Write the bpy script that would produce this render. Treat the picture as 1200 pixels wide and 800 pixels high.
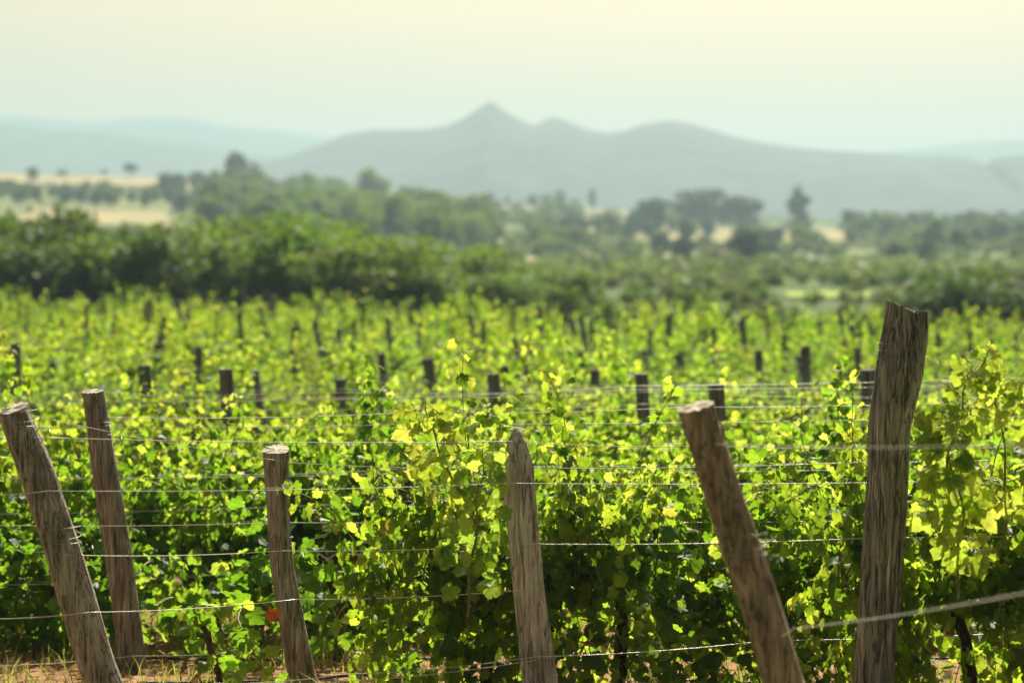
import bpy, math, random
import numpy as np
from mathutils import Vector, noise as mnoise

for o in list(bpy.data.objects): bpy.data.objects.remove(o)
S = bpy.context.scene
COL = S.collection
R = math.radians

# ------------------------------------------------------------------ camera, sky, sun, exposure
F = 85.0 / 36.0 * 1200.0          # focal length in photo pixels
H0 = 290.0                        # horizon line in the photo
CZ = 2.05                         # eye height above the front row
cam_d = bpy.data.cameras.new('camera'); cam = bpy.data.objects.new('camera', cam_d); COL.objects.link(cam)
cam_d.lens = 85; cam_d.sensor_width = 36; cam_d.sensor_fit = 'HORIZONTAL'
cam_d.shift_y = -(400 - H0) / 1200.0
cam.location = (0, 0, CZ); cam.rotation_euler = (R(90), 0, 0)
cam_d.clip_start = 0.1; cam_d.clip_end = 30000
cam_d.dof.use_dof = True; cam_d.dof.focus_distance = 10.7; cam_d.dof.aperture_fstop = 2.1
S.camera = cam

SUN_EL, SUN_AZ = 43.0, 8.0        # degrees; azimuth measured from +Y towards +X
w = bpy.data.worlds.new('World'); S.world = w; w.use_nodes = True
nt = w.node_tree
bg = nt.nodes['Background']
sky = nt.nodes.new('ShaderNodeTexSky'); sky.sky_type = 'NISHITA'; sky.sun_disc = False
sky.sun_elevation = R(SUN_EL); sky.sun_rotation = R(SUN_AZ)
sky.air_density = 1.0; sky.dust_density = 6.0; sky.ozone_density = 1.0; sky.altitude = 100
tint = nt.nodes.new('ShaderNodeMix'); tint.data_type = 'RGBA'; tint.blend_type = 'MULTIPLY'; tint.inputs[0].default_value = 1
tint.inputs[7].default_value = (1.08, 0.84, 0.52, 1)      # warm, dusty summer air
nt.links.new(sky.outputs[0], tint.inputs[6]); nt.links.new(tint.outputs[2], bg.inputs[0])
bg.inputs[1].default_value = 0.05

sl = bpy.data.lights.new('sun', 'SUN'); sl.energy = 5.0; sl.angle = R(0.53); sl.color = (1.0, 0.93, 0.78)
so = bpy.data.objects.new('sun', sl); COL.objects.link(so)
sd = Vector((math.sin(R(SUN_AZ)) * math.cos(R(SUN_EL)), math.cos(R(SUN_AZ)) * math.cos(R(SUN_EL)), math.sin(R(SUN_EL))))
so.rotation_euler = sd.to_track_quat('Z', 'Y').to_euler(); so.location = (0, 0, 60)

S.view_settings.view_transform = 'Standard'; S.view_settings.look = 'None'
S.view_settings.exposure = 1.2; S.view_settings.gamma = 1
S.render.engine = 'CYCLES'
S.cycles.max_bounces = 8; S.cycles.transmission_bounces = 6; S.cycles.diffuse_bounces = 4; S.cycles.volume_bounces = 0
S.cycles.volume_step_rate = 4

# ------------------------------------------------------------------ helpers
def P(px, py, Y): return np.array([(px - 600.0) / F * Y, Y, CZ + (H0 - py) / F * Y])
def lerp_tab(t, xs, ys): return float(np.interp(t, xs, ys))

def tag(o, label=None, cat=None, group=None, kind=None):
    if label: o['label'] = label
    if cat: o['category'] = cat
    if group: o['group'] = group
    if kind: o['kind'] = kind
    return o
def empty(name, loc=(0, 0, 0)):
    o = bpy.data.objects.new(name, None); COL.objects.link(o); o.location = loc; o.empty_display_size = 0.1
    return o
def link(name, me, parent=None, loc=None):
    o = bpy.data.objects.new(name, me); COL.objects.link(o)
    if parent: o.parent = parent
    if loc is not None: o.location = loc
    return o
class MB:
    """collects verts and faces of several pieces for one mesh"""
    def __init__(s): s.v = []; s.f = []; s.n = 0
    def add(s, v, f):
        v = np.asarray(v, float); s.v.append(v); s.f += [tuple(i + s.n for i in q) for q in f]; s.n += len(v)
    def tube(s, pts, rad, seg=6, cap=True):
        pts = np.asarray(pts, float); m = len(pts)
        rad = np.full(m, rad) if np.isscalar(rad) else np.asarray(rad, float)
        tg = np.gradient(pts, axis=0); tg /= np.linalg.norm(tg, axis=1)[:, None] + 1e-12
        ref = np.array([0, 0, 1.0]) if abs(tg[:, 2]).mean() < 0.8 else np.array([0, 1.0, 0])
        a = np.cross(tg, ref); a /= np.linalg.norm(a, axis=1)[:, None] + 1e-12
        b = np.cross(tg, a)
        an = np.arange(seg) * 2 * np.pi / seg
        V = pts[:, None] + rad[:, None, None] * (a[:, None] * np.cos(an)[None, :, None] + b[:, None] * np.sin(an)[None, :, None])
        fs = []
        for i in range(m - 1):
            for j in range(seg):
                k = (j + 1) % seg
                fs.append((i * seg + j, i * seg + k, (i + 1) * seg + k, (i + 1) * seg + j))
        if cap: fs += [tuple(range(seg)), tuple(reversed(range((m - 1) * seg, m * seg)))]
        s.add(V.reshape(-1, 3), fs)
    def mesh(s, name, mats, smooth=True):
        me = bpy.data.meshes.new(name)
        me.from_pydata(np.concatenate(s.v).tolist() if s.v else [], [], s.f)
        for m in (mats if isinstance(mats, (list, tuple)) else [mats]): me.materials.append(m)
        if smooth and len(me.polygons): me.polygons.foreach_set('use_smooth', [True] * len(me.polygons))
        me.update()
        return me
def mesh_np(name, V, faces_k, mat, smooth=False):
    """V (N,3); faces_k: int array (M,k), all faces the same size"""
    me = bpy.data.meshes.new(name)
    M, k = faces_k.shape
    me.vertices.add(len(V)); me.vertices.foreach_set('co', np.ascontiguousarray(V, np.float32).ravel())
    me.loops.add(M * k); me.loops.foreach_set('vertex_index', faces_k.astype(np.int32).ravel())
    me.polygons.add(M); me.polygons.foreach_set('loop_start', np.arange(0, M * k, k, dtype=np.int32))
    me.materials.append(mat)
    me.update(calc_edges=True)
    if smooth: me.polygons.foreach_set('use_smooth', [True] * M)
    return me

# ------------------------------------------------------------------ materials
def new_mat(name):
    m = bpy.data.materials.new(name); m.use_nodes = True
    t = m.node_tree; t.nodes.clear()
    out = t.nodes.new('ShaderNodeOutputMaterial')
    return m, t, out
def N(t, typ, **kw):
    n = t.nodes.new(typ)
    for k, v in kw.items():
        if k in n.inputs: n.inputs[k].default_value = v
        else: setattr(n, k, v)
    return n
def ramp(t, fac, stops):
    r = t.nodes.new('ShaderNodeValToRGB'); e = r.color_ramp.elements
    while len(e) > 1: e.remove(e[-1])
    e[0].position = stops[0][0]; e[0].color = (*stops[0][1], 1)
    for p, c in stops[1:]:
        q = e.new(p); q.color = (*c, 1)
    t.links.new(fac, r.inputs[0]); return r
def leaf_mat(name, refl, trans, mix=0.5, rough=0.55, spec=0.3):
    m, t, out = new_mat(name)
    g = N(t, 'ShaderNodeNewGeometry'); oi = N(t, 'ShaderNodeObjectInfo')
    c1 = ramp(t, g.outputs['Random Per Island'], refl)
    c2 = ramp(t, g.outputs['Random Per Island'], trans)
    mp = N(t, 'ShaderNodeMapRange'); mp.inputs[3].default_value = 0.485; mp.inputs[4].default_value = 0.515
    t.links.new(oi.outputs['Random'], mp.inputs[0])
    h1 = N(t, 'ShaderNodeHueSaturation'); h2 = N(t, 'ShaderNodeHueSaturation')
    tcn = N(t, 'ShaderNodeTexCoord'); nz = N(t, 'ShaderNodeTexNoise', Scale=55.0, Detail=3.0, Roughness=0.6); t.links.new(tcn.outputs['Object'], nz.inputs['Vector'])
    vr = N(t, 'ShaderNodeMapRange'); vr.inputs[1].default_value = .3; vr.inputs[2].default_value = .7; vr.inputs[3].default_value = .72; vr.inputs[4].default_value = 1.2
    t.links.new(nz.outputs[0], vr.inputs[0])
    for h, c in ((h1, c1), (h2, c2)):
        t.links.new(vr.outputs[0], h.inputs['Value'])
        t.links.new(c.outputs[0], h.inputs['Color']); t.links.new(mp.outputs[0], h.inputs['Hue'])
    p = N(t, 'ShaderNodeBsdfPrincipled', Roughness=rough); p.inputs['Specular IOR Level'].default_value = spec
    tr = N(t, 'ShaderNodeBsdfTranslucent')
    t.links.new(h1.outputs[0], p.inputs['Base Color']); t.links.new(h2.outputs[0], tr.inputs[0])
    mx = N(t, 'ShaderNodeMixShader'); mx.inputs[0].default_value = mix
    t.links.new(p.outputs[0], mx.inputs[1]); t.links.new(tr.outputs[0], mx.inputs[2]); t.links.new(mx.outputs[0], out.inputs[0])
    return m
VINE = leaf_mat('vine_leaf',
    [(0, (.03, .075, .014)), (.5, (.05, .115, .02)), (.97, (.08, .15, .025)), (1, (.18, .18, .03))],
    [(0, (.16, .33, .012)), (.4, (.27, .47, .02)), (.75, (.41, .60, .035)), (.97, (.54, .70, .06)), (1, (.62, .6, .07))], 0.55)
YOUNG = leaf_mat('young_vine_leaf',
    [(0, (.10, .19, .02)), (1, (.16, .24, .04))], [(0, (.43, .61, .04)), (1, (.64, .74, .09))], 0.6)
ORANGE = leaf_mat('orange_leaf', [(0, (.5, .10, .02)), (1, (.6, .16, .03))], [(0, (.8, .20, .03)), (1, (.85, .25, .04))], 0.45)
TREE = leaf_mat('tree_leaf',
    [(0, (.05, .085, .025)), (.6, (.07, .115, .033)), (1, (.10, .145, .045))],
    [(0, (.12, .20, .03)), (1, (.20, .30, .05))], 0.45, 0.6, 0.2)
BRIGHT = leaf_mat('orchard_leaf',
    [(0, (.05, .10, .018)), (.6, (.08, .14, .025)), (1, (.11, .18, .035))],
    [(0, (.12, .24, .02)), (1, (.21, .34, .03))], 0.45, 0.6, 0.2)
THICK = leaf_mat('thicket_leaf',
    [(0, (.03, .058, .014)), (.6, (.045, .085, .02)), (1, (.07, .12, .03))],
    [(0, (.07, .14, .012)), (1, (.13, .22, .02))], 0.4, 0.6, 0.2)
SAGE = leaf_mat('sage_scrub_leaf',
    [(0, (.08, .11, .045)), (.6, (.11, .145, .06)), (1, (.16, .18, .08))],
    [(0, (.14, .20, .05)), (1, (.24, .30, .08))], 0.45, 0.6, 0.2)
DARKTREE = leaf_mat('evergreen_leaf',
    [(0, (.025, .048, .02)), (1, (.05, .08, .03))], [(0, (.05, .09, .02)), (1, (.08, .13, .025))], 0.3, 0.6, 0.2)

def wood_mat(name, dark, mid, light, scale=1.0, bump=0.6):
    m, t, out = new_mat(name)
    tc = N(t, 'ShaderNodeTexCoord')
    mp = N(t, 'ShaderNodeMapping'); mp.inputs['Scale'].default_value = (26 * scale, 26 * scale, 1.6 * scale)
    t.links.new(tc.outputs['Object'], mp.inputs[0])
    n1 = N(t, 'ShaderNodeTexNoise', Scale=2.0, Detail=9.0, Roughness=0.7); n1.inputs['Distortion'].default_value = 0.6
    t.links.new(mp.outputs[0], n1.inputs['Vector'])
    mp2 = N(t, 'ShaderNodeMapping'); mp2.inputs['Scale'].default_value = (5, 5, 2.2)
    t.links.new(tc.outputs['Object'], mp2.inputs[0])
    n2 = N(t, 'ShaderNodeTexNoise', Scale=2.0, Detail=5.0, Roughness=0.6); t.links.new(mp2.outputs[0], n2.inputs['Vector'])
    r1 = ramp(t, n1.outputs[0], [(.34, dark), (.5, mid), (.66, light)])
    r2 = ramp(t, n2.outputs[0], [(.35, (.55, .5, .45)), (.65, (1.15, 1.1, 1.05))])
    mul = N(t, 'ShaderNodeMix', data_type='RGBA', blend_type='MULTIPLY'); mul.inputs[0].default_value = 0.8
    t.links.new(r1.outputs[0], mul.inputs[6]); t.links.new(r2.outputs[0], mul.inputs[7])
    mp3 = N(t, 'ShaderNodeMapping'); mp3.inputs['Scale'].default_value = (17, 17, 1.3)
    t.links.new(tc.outputs['Object'], mp3.inputs[0])
    n3 = N(t, 'ShaderNodeTexNoise', Scale=1.6, Detail=3.0, Roughness=0.55); n3.inputs['Distortion'].default_value = 1.2
    t.links.new(mp3.outputs[0], n3.inputs['Vector'])
    sb = N(t, 'ShaderNodeMath', operation='SUBTRACT'); sb.inputs[1].default_value = .5; t.links.new(n3.outputs[0], sb.inputs[0])
    ab = N(t, 'ShaderNodeMath', operation='ABSOLUTE'); t.links.new(sb.outputs[0], ab.inputs[0])
    r3 = ramp(t, ab.outputs[0], [(0, (.22, .2, .18)), (.022, (.6, .58, .56)), (.05, (1, 1, 1))])
    mul2 = N(t, 'ShaderNodeMix', data_type='RGBA', blend_type='MULTIPLY'); mul2.inputs[0].default_value = .9
    t.links.new(mul.outputs[2], mul2.inputs[6]); t.links.new(r3.outputs[0], mul2.inputs[7])
    p = N(t, 'ShaderNodeBsdfPrincipled', Roughness=0.85); p.inputs['Specular IOR Level'].default_value = 0.25
    t.links.new(mul2.outputs[2], p.inputs['Base Color'])
    hs = N(t, 'ShaderNodeMath', operation='MULTIPLY'); t.links.new(n1.outputs[0], hs.inputs[0]); t.links.new(r3.outputs[0], hs.inputs[1])
    b = N(t, 'ShaderNodeBump', Strength=bump, Distance=0.03); t.links.new(hs.outputs[0], b.inputs['Height'])
    t.links.new(b.outputs[0], p.inputs['Normal']); t.links.new(p.outputs[0], out.inputs[0])
    return m
W_BROWN = wood_mat('brown_post_wood', (.13, .118, .10), (.40, .37, .315), (.58, .55, .48))
W_DARK = wood_mat('dark_post_wood', (.10, .094, .082), (.30, .285, .245), (.46, .44, .385))
W_GREY = wood_mat('weathered_post_wood', (.20, .185, .16), (.66, .63, .55), (.80, .78, .70), 0.8)
W_BARK = wood_mat('cracked_bark_wood', (.07, .066, .06), (.50, .475, .41), (.70, .67, .58), 0.9, 1.0)
W_RED = wood_mat('red_brown_post_wood', (.12, .085, .06), (.42, .315, .22), (.58, .48, .36))
W_FAR = wood_mat('old_post_wood', (.12, .135, .13), (.24, .27, .26), (.36, .39, .37))
TRUNKM = wood_mat('vine_bark', (.06, .04, .025), (.16, .11, .07), (.30, .22, .15), 1.3, 1.0)
TTRUNK = wood_mat('tree_bark', (.04, .03, .02), (.10, .08, .06), (.18, .15, .11), 0.4)
def simple(name, col, rough=0.8, metal=0.0, spec=0.4, var=0.15, scale=20):
    m, t, out = new_mat(name)
    n = N(t, 'ShaderNodeTexNoise', Scale=float(scale), Detail=4.0)
    tc = N(t, 'ShaderNodeTexCoord'); t.links.new(tc.outputs['Object'], n.inputs['Vector'])
    r = ramp(t, n.outputs[0], [(.3, tuple(c * (1 - var) for c in col)), (.7, tuple(min(1, c * (1 + var)) for c in col))])
    p = N(t, 'ShaderNodeBsdfPrincipled', Roughness=rough, Metallic=metal); p.inputs['Specular IOR Level'].default_value = spec
    t.links.new(r.outputs[0], p.inputs['Base Color']); t.links.new(p.outputs[0], out.inputs[0])
    return m
WIRE = simple('galvanised_wire', (.60, .60, .56), 0.38, 0.5)
WRAP = simple('dull_tie_wire', (.30, .29, .27), 0.5, 0.6)
CUT = simple('sawn_end_grain', (.40, .36, .28), 0.8, 0, .3, .45, 70)
HOSE = simple('black_hose', (.02, .02, .02), 0.45)
CANE = simple('green_shoot', (.16, .17, .05), 0.6, 0, .3, .3)
LITTER = leaf_mat('dry_leaf', [(0, (.16, .085, .04)), (.6, (.24, .14, .065)), (1, (.30, .21, .11))], [(0, (.3, .16, .06)), (1, (.4, .28, .13))], 0.25, 0.9, 0.05)
GRASSM = leaf_mat('weed_leaf', [(0, (.06, .12, .02)), (1, (.16, .20, .05))], [(0, (.3, .45, .05)), (1, (.5, .5, .1))], 0.45)

def ground_mat():
    m, t, out = new_mat('soil_and_dry_grass')
    g = N(t, 'ShaderNodeNewGeometry')
    n1 = N(t, 'ShaderNodeTexNoise', Scale=3.0, Detail=8.0, Roughness=0.7); t.links.new(g.outputs['Position'], n1.inputs['Vector'])
    soil = ramp(t, n1.outputs[0], [(.3, (.16, .085, .04)), (.5, (.33, .185, .09)), (.7, (.46, .29, .155))])
    n2 = N(t, 'ShaderNodeTexNoise', Scale=0.012, Detail=5.0, Roughness=0.6); t.links.new(g.outputs['Position'], n2.inputs['Vector'])
    far = ramp(t, n2.outputs[0], [(.36, (.07, .11, .03)), (.5, (.11, .15, .045)), (.62, (.18, .18, .065)), (.72, (.38, .31, .15))])
    sp = N(t, 'ShaderNodeSeparateXYZ'); t.links.new(g.outputs['Position'], sp.inputs[0])
    mr = N(t, 'ShaderNodeMapRange'); mr.inputs[1].default_value = 62; mr.inputs[2].default_value = 80
    t.links.new(sp.outputs['Y'], mr.inputs[0])
    mx = N(t, 'ShaderNodeMix', data_type='RGBA'); t.links.new(mr.outputs[0], mx.inputs[0])
    n4 = N(t, 'ShaderNodeTexNoise', Scale=0.6, Detail=6.0, Roughness=0.65); t.links.new(g.outputs['Position'], n4.inputs['Vector'])
    front_bounce = ramp(t, n4.outputs[0], [(.35, (.11, .12, .05)), (.55, (.19, .185, .09)), (.72, (.30, .27, .15))])     # unseen front ground, coloured as turf to bounce neutral fill onto the posts
    pas = ramp(t, n4.outputs[0], [(.35, (.04, .08, .015)), (.7, (.08, .125, .03))])                            # green pasture just beyond the vines
    m1 = N(t, 'ShaderNodeMapRange'); m1.inputs[1].default_value = 8.6; m1.inputs[2].default_value = 9.6; t.links.new(sp.outputs['Y'], m1.inputs[0])
    m2 = N(t, 'ShaderNodeMapRange'); m2.inputs[1].default_value = 160; m2.inputs[2].default_value = 260; t.links.new(sp.outputs['Y'], m2.inputs[0])
    xa = N(t, 'ShaderNodeMix', data_type='RGBA'); t.links.new(m1.outputs[0], xa.inputs[0]); t.links.new(front_bounce.outputs[0], xa.inputs[6])
    muted_soil = ramp(t, n1.outputs[0], [(.35, (.07, .085, .03)), (.6, (.16, .15, .07)), (.75, (.26, .20, .11))])    # soil further in, greened to keep orange bounce off the far posts
    m3 = N(t, 'ShaderNodeMapRange'); m3.inputs[1].default_value = 15.5; m3.inputs[2].default_value = 19; t.links.new(sp.outputs['Y'], m3.inputs[0])
    xc = N(t, 'ShaderNodeMix', data_type='RGBA'); t.links.new(m3.outputs[0], xc.inputs[0]); t.links.new(soil.outputs[0], xc.inputs[6]); t.links.new(muted_soil.outputs[0], xc.inputs[7])
    t.links.new(xc.outputs[2], xa.inputs[7])
    xb = N(t, 'ShaderNodeMix', data_type='RGBA'); t.links.new(m2.outputs[0], xb.inputs[0]); t.links.new(pas.outputs[0], xb.inputs[6]); t.links.new(far.outputs[0], xb.inputs[7])
    t.links.new(xa.outputs[2], mx.inputs[6]); t.links.new(xb.outputs[2], mx.inputs[7])
    p = N(t, 'ShaderNodeBsdfPrincipled', Roughness=0.95); p.inputs['Specular IOR Level'].default_value = 0.1
    t.links.new(mx.outputs[2], p.inputs['Base Color'])
    n3 = N(t, 'ShaderNodeTexNoise', Scale=14.0, Detail=8.0, Roughness=0.7); t.links.new(g.outputs['Position'], n3.inputs['Vector'])
    b = N(t, 'ShaderNodeBump', Strength=0.8, Distance=0.04); t.links.new(n3.outputs[0], b.inputs['Height'])
    t.links.new(b.outputs[0], p.inputs['Normal']); t.links.new(p.outputs[0], out.inputs[0])
    return m
GROUND = ground_mat()
def patch_mat(name, a, b, scale):
    m, t, out = new_mat(name)
    g = N(t, 'ShaderNodeNewGeometry')
    n = N(t, 'ShaderNodeTexNoise', Scale=scale, Detail=6.0, Roughness=0.65); t.links.new(g.outputs['Position'], n.inputs['Vector'])
    r = ramp(t, n.outputs[0], [(.35, a), (.65, b)])
    p = N(t, 'ShaderNodeBsdfPrincipled', Roughness=0.95); p.inputs['Specular IOR Level'].default_value = 0.1
    t.links.new(r.outputs[0], p.inputs['Base Color']); t.links.new(p.outputs[0], out.inputs[0])
    return m
MOUNT = patch_mat('forested_mountain', (.012, .025, .028), (.05, .075, .07), 0.03)
GOLD = patch_mat('dry_golden_grass', (.17, .165, .07), (.34, .29, .145), 0.045)
MEADOW = patch_mat('bright_meadow', (.16, .25, .035), (.27, .35, .06), 0.15)

# ------------------------------------------------------------------ terrain
PXS = [-2500, -600, 0, 200, 420, 600, 900, 1200, 2500]
LV = {130: [340, 342, 344, 345, 346, 347, 347, 347, 347],
      250: [308, 310, 312, 313, 315, 316, 318, 319, 320],
      400: [262, 264, 268, 272, 284, 297, 299, 300, 302],
      600: [225, 226, 229, 232, 254, 270, 276, 279, 284],
      800: [200, 203, 206, 213, 238, 247, 264, 267, 272],
      1000: [200, 202, 204, 214, 238, 245, 258, 262, 268],
      1400: [275] * 9, 2200: [284] * 9, 7500: [289] * 9}
DS = sorted(LV)
NEAR_Y = [-40, 0, 7, 11, 13.5, 24, 70]; NEAR_Z = [0.5, 0.4, 0.1, 0.0, -0.12, -0.55, -0.6]
def gz(x, y):
    """height of the ground"""
    zn = float(np.interp(y, NEAR_Y, NEAR_Z)) - (0.028 * max(0.0, x) * min(1, max(0, (y - 14) / 20)) if y < 200 else 0)
    if y < 70: return zn
    u = x / y * F + 600
    zs = [CZ + (H0 - float(np.interp(u, PXS, LV[d]))) / F * d for d in DS]
    z0 = float(np.interp(70, NEAR_Y, NEAR_Z)) - 0.028 * max(0.0, x)
    z = float(np.interp(y, [70] + DS, [z0] + zs))
    if y > 150: z += min(1, (y - 150) / 150) * (1.2 * mnoise.noise(Vector((x * .011, y * .011, 3.3))))
    return z
def soft(z): return z
ys = list(np.linspace(-40, 5, 10)) + list(np.linspace(6, 30, 49)) + list(np.linspace(31, 70, 40)) + list(np.geomspace(72, 1500, 90)) + list(np.geomspace(1600, 7500, 14))
us = np.linspace(-1, 1, 121)
V = []
for y in ys:
    half = max(45.0, 0.75 * y) if y < 2000 else 1500 + (y - 2000) * .75
    for q in us:
        x = half * (q * abs(q) * .5 + q * .5)
        z = gz(x, y)
        if y < 40: z += 0.03 * mnoise.noise(Vector((x * 2, y * 2, 0))) + 0.04 * mnoise.noise(Vector((x * .7, y * .7, 5)))
        V.append((x, y, z))
nu = len(us)
fc = np.array([(i * nu + j, i * nu + j + 1, (i + 1) * nu + j + 1, (i + 1) * nu + j) for i in range(len(ys) - 1) for j in range(nu - 1)])
tag(link('ground', mesh_np('ground', np.array(V), fc, GROUND, True)), kind='structure')

def field(name, poly_px, ya, yb, mat, lift):
    """a field laid on the terrain between two distances; poly_px = (u0,u1) at ya and (u0,u1) at yb"""
    (a0, a1), (b0, b1) = poly_px
    n, m = 16, 24; V = []
    for i in range(n):
        t = i / (n - 1); y = ya + (yb - ya) * t
        u0 = a0 + (b0 - a0) * t; u1 = a1 + (b1 - a1) * t
        for j in range(m):
            u = u0 + (u1 - u0) * j / (m - 1)
            u += 10 * mnoise.noise(Vector((i * .5, j * .3, ya)))
            yy = y * (1 + .02 * mnoise.noise(Vector((j * .4, i * .3, 7 + ya))))
            x = (u - 600) / F * yy
            V.append((x, yy, gz(x, yy) + lift))
    fc = np.array([(i * m + j, i * m + j + 1, (i + 1) * m + j + 1, (i + 1) * m + j) for i in range(n - 1) for j in range(m - 1)])
    tag(link(name, mesh_np(name, np.array(V), fc, mat, True)), kind='structure')
field('green_field', ((925, 1045), (915, 1045)), 124, 137, MEADOW, .12)
field('dry_field', ((10, 215), (40, 190)), 395, 480, GOLD, .6)
field('dry_field', ((-200, 250), (-200, 235)), 670, 860, GOLD, .8)
field('dry_field', ((530, 640), (545, 700)), 430, 500, GOLD, .6)
field('dry_field', ((690, 850), (680, 830)), 330, 385, GOLD, .4)
field('dry_field', ((900, 990), (890, 980)), 290, 330, GOLD, .4)
field('dry_field', ((1060, 1180), (1060, 1170)), 520, 590, GOLD, .5)
field('dry_field', ((555, 650), (560, 640)), 310, 345, GOLD, .4)
field('dry_field', ((700, 1000), (640, 1010)), 480, 640, GOLD, .6)
field('dry_field', ((560, 800), (560, 760)), 780, 960, GOLD, .8)
field('dry_field', ((1040, 1240), (1040, 1240)), 660, 760, GOLD, .8)

def ridge(name, D, depth, prof, base, mat, rough, seed):
    """a mountain range as a heightfield: skyline 'prof' (photo px, py) stands at distance D"""
    px = [p[0] for p in prof]; py = [p[1] for p in prof]
    n, m = 260, 41; V = []
    u0, u1 = px[0], px[-1]
    for i in range(n):
        u = u0 + (u1 - u0) * i / (n - 1)
        zr = CZ + (H0 - float(np.interp(u, px, py))) / F * D
        x0 = (u - 600) / F * D
        for j in range(m):
            s = -1 + 2 * j / (m - 1)
            k = max(0, 1 - abs(s)) ** (0.85 if s < 0 else 1.1)
            y = D + s * depth; x = x0
            sp = mnoise.fractal(Vector((x * .005 + seed, y * .0018, seed)), 1.0, 2.1, 5)
            z = base + (zr - base) * k + rough * sp * (1 - abs(s)) * abs(s) * 4 + (rough * .10 * mnoise.fractal(Vector((x * .02, y * .02, seed)), 1., 2., 3) if abs(s) < 1 else 0)
            V.append((x, y, z))
    fc = np.array([(i * m + j, (i + 1) * m + j, (i + 1) * m + j + 1, i * m + j + 1) for i in range(n - 1) for j in range(m - 1)])
    tag(link(name, mesh_np(name, np.array(V), fc, mat, True)), kind='structure')
ridge('mountain', 1850, 450, [(120, 262), (200, 232), (250, 205), (290, 191), (340, 181), (375, 170), (400, 159), (440, 152), (500, 150), (525, 147), (545, 138), (560, 129), (569, 122), (576, 119), (590, 130), (612, 141), (627, 146), (640, 139), (650, 137), (665, 142), (690, 152), (712, 156), (730, 154), (755, 145), (785, 141), (815, 147), (850, 156), (885, 165), (930, 173), (1000, 178), (1060, 182), (1132, 184), (1144, 190), (1160, 204), (1220, 214), (1320, 225), (1500, 258)], -4, MOUNT, 14, 1.0)
ridge('hill', 1760, 300, [(1050, 258), (1100, 240), (1135, 216), (1152, 200), (1162, 187), (1180, 184), (1230, 181), (1400, 176), (1700, 200)], -3, MOUNT, 7, 4.0)
ridge('hill', 2500, 420, [(-900, 150), (-300, 136), (0, 146), (60, 151), (130, 156), (200, 165), (270, 176), (330, 186), (420, 202), (560, 240)], -4, MOUNT, 15, 9.0)
ridge('far_hills', 3300, 420, [(-900, 140), (-200, 131), (0, 135), (110, 143), (150, 139), (190, 137), (230, 139), (262, 148), (330, 153), (400, 163), (520, 185), (700, 196), (900, 188), (1050, 176), (1140, 167), (1250, 160), (1600, 150), (2000, 190)], -4, MOUNT, 12, 17.0)

# haze
def haze():
    x0, x1, y0, y1, z0, z1 = -4200, 4200, -60, 4700, -14, 205
    v = [(x, y, z) for x in (x0, x1) for y in (y0, y1) for z in (z0, z1)]
    f = [(0, 1, 3, 2), (4, 6, 7, 5), (0, 4, 5, 1), (2, 3, 7, 6), (0, 2, 6, 4), (1, 5, 7, 3)]
    m, t, out = new_mat('haze')
    pv = N(t, 'ShaderNodeVolumePrincipled'); pv.inputs['Color'].default_value = (.36, .525, .60, 1)
    pv.inputs['Density'].default_value = HAZE_D; pv.inputs['Anisotropy'].default_value = 0.35
    t.links.new(pv.outputs[0], out.inputs['Volume'])
    mb = MB(); mb.add(v, f)
    tag(link('haze', mb.mesh('haze', m, False)), kind='stuff')
HAZE_D = 4.8e-4
haze()

# ------------------------------------------------------------------ trees
def leaf_quads(C, size, rng, flat=0.0):
    n = len(C)
    a = rng.normal(size=(n, 3)); a /= np.linalg.norm(a, axis=1)[:, None]
    b = rng.normal(size=(n, 3)); b -= a * (a * b).sum(1)[:, None]; b /= np.linalg.norm(b, axis=1)[:, None]
    s = size * rng.uniform(.6, 1.3, n)[:, None]
    c = np.cross(a, b)
    V = np.stack([C - a * s, C + b * s * .55 + c * s * .15, C + a * s, C - b * s * .55 + c * s * .15], 1).reshape(-1, 3)
    f = np.arange(4 * n).reshape(n, 4)
    return V, f
def tree_meshes(seed, h, rx, crown_lo, clumps, per, size, mat, shape='round'):
    rng = np.random.default_rng(seed)
    pts = []; limbs = MB()
    tz = np.linspace(-0.3, h * .62, 7); wob = rng.normal(0, .02 * h, (7, 2)).cumsum(0) * .5
    tp = np.column_stack([wob - wob[0], tz])
    limbs.tube(tp, np.linspace(.035 * h, .012 * h, 7), 7)
    cz = h * (1 + crown_lo) / 2; hz = h * (1 - crown_lo) / 2
    for k in range(clumps):
        d = rng.normal(size=3); d /= np.linalg.norm(d); rr = rng.uniform(.35, .9)
        c = np.array([d[0] * rx * rr, d[1] * rx * rr, cz + d[2] * hz * rr])
        if shape == 'tall': c[:2] *= (1 - .45 * max(0, (c[2] - cz) / hz))
        if shape == 'flat' and c[2] < cz: c[2] = cz - .35 * (cz - c[2])
        cr = rng.uniform(.22, .40) * min(rx, hz)
        g = rng.normal(size=(per, 3)); g /= np.linalg.norm(g, axis=1)[:, None]
        pts.append(c + g * (cr * rng.uniform(.35, 1.0, per) ** .5)[:, None] * np.array([1.15, 1.15, .85]))
        if k % 3 == 0:
            s0 = tp[rng.integers(3, 7)]
            mid = (s0 + c) / 2 + rng.normal(0, .05 * h, 3) * .4
            limbs.tube([s0, mid, c], [.014 * h, .009 * h, .003 * h], 5)
    pts = np.concatenate(pts); pts[:, 2] *= h / np.percentile(pts[:, 2], 99.3)
    Vv, ff = leaf_quads(pts, size, rng)
    return limbs.mesh('trunk', TTRUNK), mesh_np('crown', Vv, ff, mat)
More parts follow.
